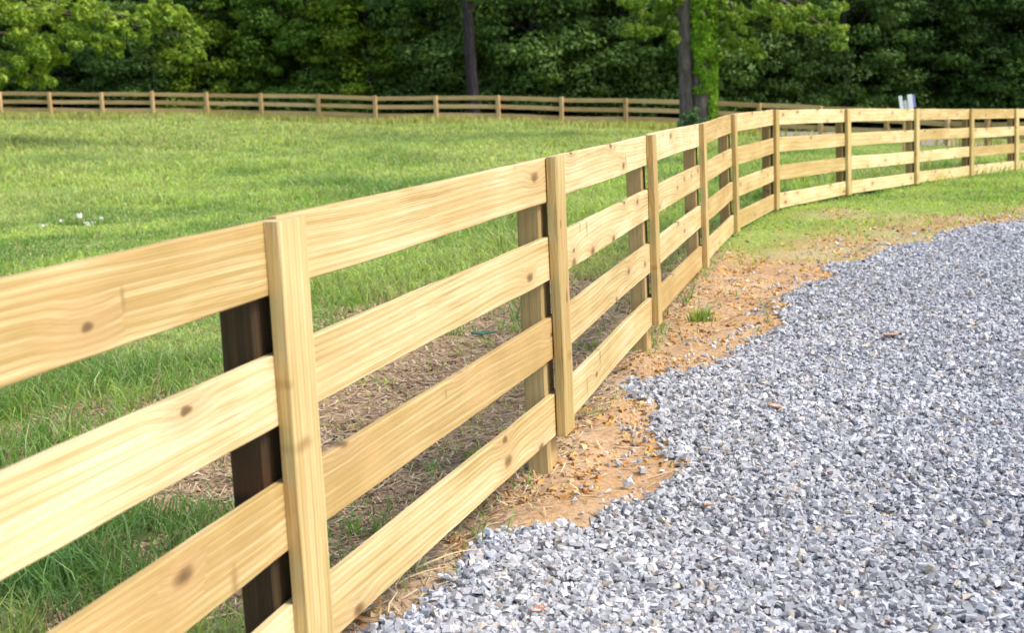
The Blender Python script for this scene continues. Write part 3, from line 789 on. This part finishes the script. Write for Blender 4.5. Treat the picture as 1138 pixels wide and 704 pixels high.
# --- specific trees
BR = ((0.13, 0.23, 0.022), (0.34, 0.44, 0.045))
def px_clumps(lst, Y, jitter=0.9, seed=1, sub=3):
    """clumps given where the photograph shows foliage, scattered in real depth round the tree"""
    g = np.random.default_rng(seed); cs = []; rs = []
    for (px, py, rp) in lst:
        for j in range(sub):
            yy = Y + g.normal(0, jitter); s = F / yy
            p = at(px + g.normal(0, rp * 0.45), py + g.normal(0, rp * 0.42), yy)
            q = rp / s * g.uniform(0.28, 0.62); cs.append(p); rs.append((q, q, q * 0.7))
    return np.array(cs), np.array(rs)
def high_clumps(cx, cy, z0, z1, R, n, seed, rmin=0.4, rmax=0.9):
    g = np.random.default_rng(seed); cs = []; rs = []
    for i in range(n):
        u = g.random(); zz = z0 + (z1 - z0) * u; a = g.random() * 6.283
        wr = R * math.sqrt(max(0.02, 1 - (2 * u - 0.75) ** 2 / 1.6)) * g.random() ** 0.5
        cs.append((cx + math.cos(a) * wr, cy + math.sin(a) * wr, zz)); q = g.uniform(rmin, rmax); rs.append((q, q, q * 0.7))
    return np.array(cs), np.array(rs)
def specimen(name, label, base, trunk_lst, bark_m, clumps, per, size, pal, seed, extra=None):
    t_ = empty(name, base, label, 'tree')
    me = tubes_mesh('trunk', trunk_lst); me.transform(Matrix.Translation([-float(v) for v in base])); me.materials.append(bark_m)
    o = bpy.data.objects.new('trunk', me); COL.objects.link(o); o.parent = t_
    c = np.concatenate([q[0] for q in clumps]); r = np.concatenate([q[1] for q in clumps])
    V, Fq, Cc = leaves(c, r, per, size, pal, seed, up=0.45, droop=0.35)
    me = npmesh('crown', V - np.array(base), Fq, Cc); me.materials.append(M['leaf'])
    o = bpy.data.objects.new('crown', me); COL.objects.link(o); o.parent = t_
    return t_
def gz(x, y): return float(zlook(np.array([x]), np.array([y]))[0])

# bright broadleaf tree, trunk beyond the left edge, low boughs reaching in
YL = 36.0
tb = at(-95, 150, YL); tb[2] = gz(tb[0], YL)
fol = [(0, 10, 26), (30, 15, 28), (65, 8, 26), (100, 12, 22), (20, 45, 26), (50, 42, 24), (85, 38, 22), (10, 68, 20), (38, 72, 17), (62, 62, 14), (0, 85, 14), (52, 88, 9), (28, 88, 9),
       (120, 22, 16), (128, 42, 12), (132, 58, 7), (112, 50, 10), (150, 12, 16), (175, 8, 14), (170, 28, 10), (160, 40, 7), (195, 14, 11), (205, 18, 9), (218, 34, 9), (212, 48, 8), (222, 58, 6), (206, 64, 6), (192, 58, 5), (185, 18, 9), (218, 46, 7), (140, 30, 12), (-30, 30, 30), (-40, 70, 26), (-60, 10, 30)]
br = [tube([tb + np.array((0, 0, -.3)), tb + np.array((0.05, 0, 2.4)), tb + np.array((0.2, 0.2, 6)), tb + np.array((0.1, 0.3, 10))], [0.34, 0.27, 0.2, 0.06], 12, 0.04, 1)]
for (q, z0) in ((at(60, 40, YL), 2.2), (at(150, 18, YL), 2.9), (at(215, 40, YL), 3.3), (at(20, 75, YL - 0.5), 1.9), (at(-60, 20, YL - 2), 3.0), (at(90, 5, YL + 1), 3.6)):
    s0 = tb + np.array((0.05, 0, z0)); mid = (s0 + q) / 2 + np.array((0, 0, 0.45)); br.append(tube([s0, mid, q], [0.10, 0.06, 0.015], 6, 0.03, 3))
specimen('broadleaf_tree', 'bright yellow green broadleaf tree with boughs hanging over the far fence on the left', tb, br, M['bark_grey'],
         [px_clumps(fol, YL, 0.8, 5, 9), high_clumps(tb[0], tb[1], 4.6, 10.5, 3.4, 90, 6)], 95, 0.115, BR, 61)

# tree with two stems, ivy up the right one
YI = 40.0
ib = at(772, 152, YI); ib[2] = gz(ib[0], YI)
def ip(px, py, dy=0.0): return at(px, py, YI + dy)
lt = [ip(764, 165), ip(763, 128), ip(762, 60), ip(759, -30), ip(757, -160), ip(755, -300)]
rt = [ip(778, 165), ip(779, 128), ip(779, 60), ip(781, -30), ip(786, -160), ip(790, -300)]
lt[0][2] = rt[0][2] = ib[2] - 0.3
tl = [tube(lt, [0.27, 0.21, 0.19, 0.17, 0.13, 0.05], 12, 0.04, 4), tube(rt, [0.36, 0.29, 0.26, 0.23, 0.16, 0.05], 12, 0.04, 5)]
fol = [(700, 8, 13), (715, 20, 11), (735, 10, 14), (745, 30, 10), (698, 34, 8), (712, 36, 7), (728, 34, 9), (750, 42, 7), (745, 5, 13), (720, -5, 14),
       (800, 8, 14), (820, 18, 14), (845, 12, 16), (870, 14, 15), (895, 10, 15), (915, 22, 12), (930, 30, 10), (936, 45, 9), (932, 52, 7), (900, 28, 10), (880, 26, 9), (862, 28, 8), (825, 36, 9), (835, 52, 9), (842, 60, 7), (815, 48, 9), (808, 30, 10), (855, 2, 14), (928, 8, 12), (800, 60, 6)]
for q in (ip(710, 15, -0.5), ip(745, 20, 0.4), ip(850, 8, -0.4), ip(905, 10, 0.2), ip(934, 40, 0.1), ip(830, 40, 0.5)):
    s0 = (lt[3] if q[0] < ib[0] else rt[3]); mid = (s0 + q) / 2 + np.array((0, 0, 0.3)); tl.append(tube([s0, mid, q], [0.09, 0.055, 0.014], 6, 0.03, 3))
iv = specimen('ivy_clad_tree', 'two-stemmed grey tree with bright ivy climbing its right stem, by the bend in the fence', ib, tl, M['bark_grey'],
         [px_clumps(fol, YI, 0.9, 8, 8), high_clumps(ib[0], ib[1], 5.2, 12, 4.4, 90, 9)], 85, 0.12, ((0.11, 0.20, 0.022), (0.30, 0.40, 0.045)), 62)
g = np.random.default_rng(15); cs = []; rs = []
for i in range(210):
    py = g.uniform(-60, 134); a = g.uniform(-1.25, 1.9)
    c0 = ip(780 + (1 if py < 60 else 2), py); q = 0.31
    if py > 100 and a < 0.6: continue
    cs.append(c0 + np.array((math.sin(a) * q, -math.cos(a) * q * 0.9, 0))); rs.append((0.13, 0.12, 0.17))
V, Fq, Cc = leaves(np.array(cs), np.array(rs), 90, 0.075, ((0.13, 0.27, 0.016), (0.36, 0.56, 0.04)), 63, up=0.2, droop=0.5)
me = npmesh('ivy', V - ib, Fq, Cc); me.materials.append(M['leaf'])
o = bpy.data.objects.new('ivy', me); COL.objects.link(o); o.parent = iv

# dark leaning bare trunk behind the far fence
YD = 59.0
base = at(527.5, 134, YD); base[2] = gz(base[0], YD)
tp = [base + np.array((0, 0, -.3)), at(526.5, 112, YD), at(522, 50, YD), at(518, -20, YD), at(512, -130, YD), at(506, -230, YD)]
br = [tube(tp, [0.30, 0.26, 0.24, 0.22, 0.18, 0.06], 12, 0.03, 8)]
for j in range(5):
    a = j * 1.3; s0 = at(514, -90 - j * 25, YD); br.append(tube([s0, s0 + np.array((math.cos(a) * 1.3, math.sin(a) * 1.3, 0.7)), s0 + np.array((math.cos(a) * 2.6, math.sin(a) * 2.6, 1.6))], [0.1, 0.06, 0.02], 6, 0.03, j))
specimen('leaning_tree', 'tall dark trunk leaning slightly left behind the far fence, crown out of view', base, br, M['bark_dark'],
         [high_clumps(tp[4][0], YD, 6.8, 12.5, 3.2, 60, 19)], 90, 0.19, PALS[0], 64)

# bush at the ivy-clad tree's foot
bb = at(768, 150, 38.9); bb[2] = gz(bb[0], 38.9)
V, Fq, Cc = leaves(*px_clumps([(764, 128, 8), (772, 126, 8), (768, 136, 11), (778, 134, 9), (760, 138, 8), (768, 146, 12), (780, 144, 9)], 38.9, 0.25, 33, 4), 70, 0.09, ((0.08, 0.16, 0.06), (0.18, 0.30, 0.13)), 66, up=0.5)
V[:, 2] = np.maximum(V[:, 2], bb[2] + 0.0)
bt = empty('bush', bb, 'small blue green bush at the foot of the two-stemmed tree', 'bush')
me = npmesh('foliage', V - bb, Fq, Cc); me.materials.append(M['leaf']); o = bpy.data.objects.new('foliage', me); COL.objects.link(o); o.parent = bt
st = [tube([(0.05 * k, 0.03 * k, -0.1), (0.09 * k, 0.02, 0.35), (0.16 * k, 0.0, 0.7)], [0.02, 0.014, 0.006], 5, 0.0, k + 5) for k in (-2, -1, 0, 1, 2)]
me = tubes_mesh('stem', st); me.materials.append(M['bark_grey']); o = bpy.data.objects.new('stem', me); COL.objects.link(o); o.parent = bt

# ------------------------------------------------------------------ white marker boards on a pale pole
YS = 30.0
sp = at(1005, 170, YS); sp[2] = gz(sp[0], YS)
s_root = empty('marker_sign', sp, 'pair of white slanted boards on a pale pole rising behind the fence', 'sign')
ptop = at(1006, 116, YS)
me = plank(float(ptop[2] - sp[2] + 0.3), 0.07, 0.06, 3, 0.001, seed=4001); me.materials.append(M['far_post'])
o = bpy.data.objects.new('pole', me); COL.objects.link(o); place(o, s_root, sp - np.array((0, 0, 0.3)), (0, 0, 1), (1, 0, 0))
for (t0, b0, dy, wdt, mm) in (((1000.2, 106.5), (1003.2, 127), -0.06, 0.075, 'white_paint'), ((1010.6, 104.8), (1013.2, 127), -0.06, 0.105, 'white_paint'), ((1005.6, 111.5), (1008.0, 125), -0.055, 0.085, 'grey_paint'), ((1014.6, 105), (1016.4, 119), -0.02, 0.06, 'blue_paint')):
    t = at(*t0, YS + dy); b = at(*b0, YS + dy)
    me = plank(float(np.linalg.norm(t - b)), wdt, 0.025, 3, 0.001, seed=4002); me.materials.append(M[mm])
    o = bpy.data.objects.new({'white_paint': 'sign_board', 'grey_paint': 'cross_board'}.get(mm, 'edge_board'), me); COL.objects.link(o); place(o, s_root, b, t - b, (1, 0, 0))

# ------------------------------------------------------------------ small plants and litter
def weed(name, label, cat, px, py, n, h, wd, col, seed, spread=0.06, group=None):
    global rng
    old = rng; rng = np.random.default_rng(seed)
    c = hit(px, py); x = c[0] + rng.normal(0, spread, n); y = c[1] + rng.normal(0, spread, n)
    cols = np.array(col) * rng.uniform(0.7, 1.25, (n, 1))
    z = zlook(x, y) - 0.003
    V, Fq, Cc = blades(x, y, z, h * rng.uniform(0.5, 1.2, n), np.full(n, wd), rng.uniform(0.2, 1.0, n), cols)
    b = np.array([c[0], c[1], gz(c[0], c[1])])
    o = link(name, npmesh(name, V - b, Fq, Cc), M['blade'], loc=b); tag(o, label, cat, group); rng = old
    return o, b
weed('weed', 'small bright green weed at the gravel edge in front of the third fence post', 'plant', 778, 358, 90, 0.10, 0.010, (0.28, 0.38, 0.09), 701, 0.04)
weed('grass_tuft', 'lush dark green grass tuft behind the fence in the lower left corner', 'grass tuft', 45, 655, 900, 0.17, 0.008, (0.16, 0.30, 0.10), 702, 0.15)
weed('grass_tuft', 'smaller green grass tuft behind the fence, right of the lush lower left tuft', 'grass tuft', 130, 600, 420, 0.14, 0.006, (0.17, 0.29, 0.09), 703, 0.10)
weed('grass_tuft', 'green grass tuft at the foot of the seventh post of the curving fence', 'grass tuft', 962, 213, 260, 0.12, 0.02, (0.16, 0.28, 0.06), 704, 0.05)
# white flowering clump in the pasture
o, b = weed('flowering_weed', 'white-flowered weed clump standing in the pasture', 'plant', 92, 250, 260, 0.09, 0.02, (0.22, 0.31, 0.09), 705, 0.13)
g = np.random.default_rng(88); cs = []; rs = []
for i in range(11):
    cs.append((g.normal(0, 0.22), g.normal(0, 0.5), 0.06 + g.random() * 0.08)); rs.append((0.03, 0.03, 0.015))
V, Fq, Cc = leaves(np.array(cs), np.array(rs), 16, 0.028, ((0.72, 0.72, 0.62), (0.8, 0.8, 0.74)), 89)
me = npmesh('blossom', V, Fq, Cc); me.materials.append(M['straw']); f = bpy.data.objects.new('blossom', me); COL.objects.link(f); f.parent = o

def leaf_obj(name, label, cat, px, py, L, W, material_col, yaw, seed, curl=0.25, mt=None):
    c = hit(px, py); b = np.array([c[0], c[1], gz(c[0], c[1]) + 0.022]); g = np.random.default_rng(seed)
    V = []; Fs = []; nu, nv = 8, 4
    for i in range(nu + 1):
        u = i / nu; hw = W * math.sin(math.pi * min(0.98, u * 0.92 + 0.05)) ** 0.8 / 2
        for j in range(nv + 1):
            v = j / nv * 2 - 1
            V.append((u * L - L / 2, v * hw, curl * L * (v * v * 0.45 + (u - 0.5) ** 2 * 0.8) + g.normal(0, L * 0.008)))
    for i in range(nu):
        for j in range(nv):
            a = i * (nv + 1) + j; Fs.append((a, a + 1, a + nv + 2, a + nv + 1))
    me = npmesh(name, V, Fs, np.tile(np.array(material_col), (len(V), 1)), smooth=True)
    o = link(name, me, mt or M['straw'], loc=b); o.rotation_euler = (g.normal(0, 0.2), g.normal(0, 0.2), yaw)
    sm_ = o.modifiers.new('thickness', 'SOLIDIFY'); sm_.thickness = 0.0015
    tag(o, label, cat); return o
leaf_obj('dead_leaf', 'reddish brown dead leaf on the gravel at the bottom of the photo', 'leaf', 598, 692, 0.06, 0.04, (0.42, 0.20, 0.12), 0.7, 1)
leaf_obj('dead_leaf', 'pale orange dead leaf on the gravel right of the clay tongue', 'leaf', 862, 462, 0.09, 0.06, (0.62, 0.36, 0.22), 2.1, 2)
leaf_obj('dead_leaf', 'brown dead leaf lying in the middle of the gravel', 'leaf', 787, 568, 0.07, 0.045, (0.50, 0.28, 0.15), 1.1, 3)
leaf_obj('dead_leaf', 'tan dead leaf far up the driveway near the bend', 'leaf', 990, 381, 0.10, 0.07, (0.55, 0.33, 0.22), 0.2, 4)
leaf_obj('plastic_scrap', 'dark green scrap lying on the bare soil behind the fence', 'litter', 538, 376, 0.16, 0.085, (0.03, 0.20, 0.10), 0.1, 5, 0.15, M['green_plastic'])

def twig(label, px0, py0, px1, py1, rad, lift, seed):
    a = hit(px0, py0); b = hit(px1, py1); g = np.random.default_rng(seed); pts = []
    for i in range(6):
        u = i / 5; p = a + (b - a) * u; pts.append((p[0] + g.normal(0, 0.006), p[1] + g.normal(0, 0.006), gz(p[0], p[1]) + 0.018 + lift * u * (1 - u) * 3))
    base = np.array(pts[0]); me = tubes_mesh('dry_stalk', [tube([np.array(p) - base for p in pts], [rad, rad, rad * .9, rad * .8, rad * .6, rad * .3], 6, 0.05, seed)])
    nv = len(me.vertices); c = np.tile(np.array((0.62, 0.48, 0.27, 1.0)), nv).astype(np.float32)
    ca = me.color_attributes.new('col', 'FLOAT_COLOR', 'POINT'); ca.data.foreach_set('color', c)
    tag(link('dry_stalk', me, M['straw'], loc=base), label, 'stalk')
twig('long dry straw stalk lying slantwise at the near gravel edge', 462, 648, 545, 618, 0.0035, 0.02, 1)
twig('short pale stalk beside the bottom board, below the long straw stalk', 432, 700, 447, 655, 0.003, 0.03, 2)
twig('thin dry stalk crossing the clay just above the near gravel edge', 440, 662, 512, 646, 0.003, 0.015, 3)
twig('brown stick lying on the bare soil left of the dark post', 205, 704, 262, 690, 0.006, 0.01, 4)
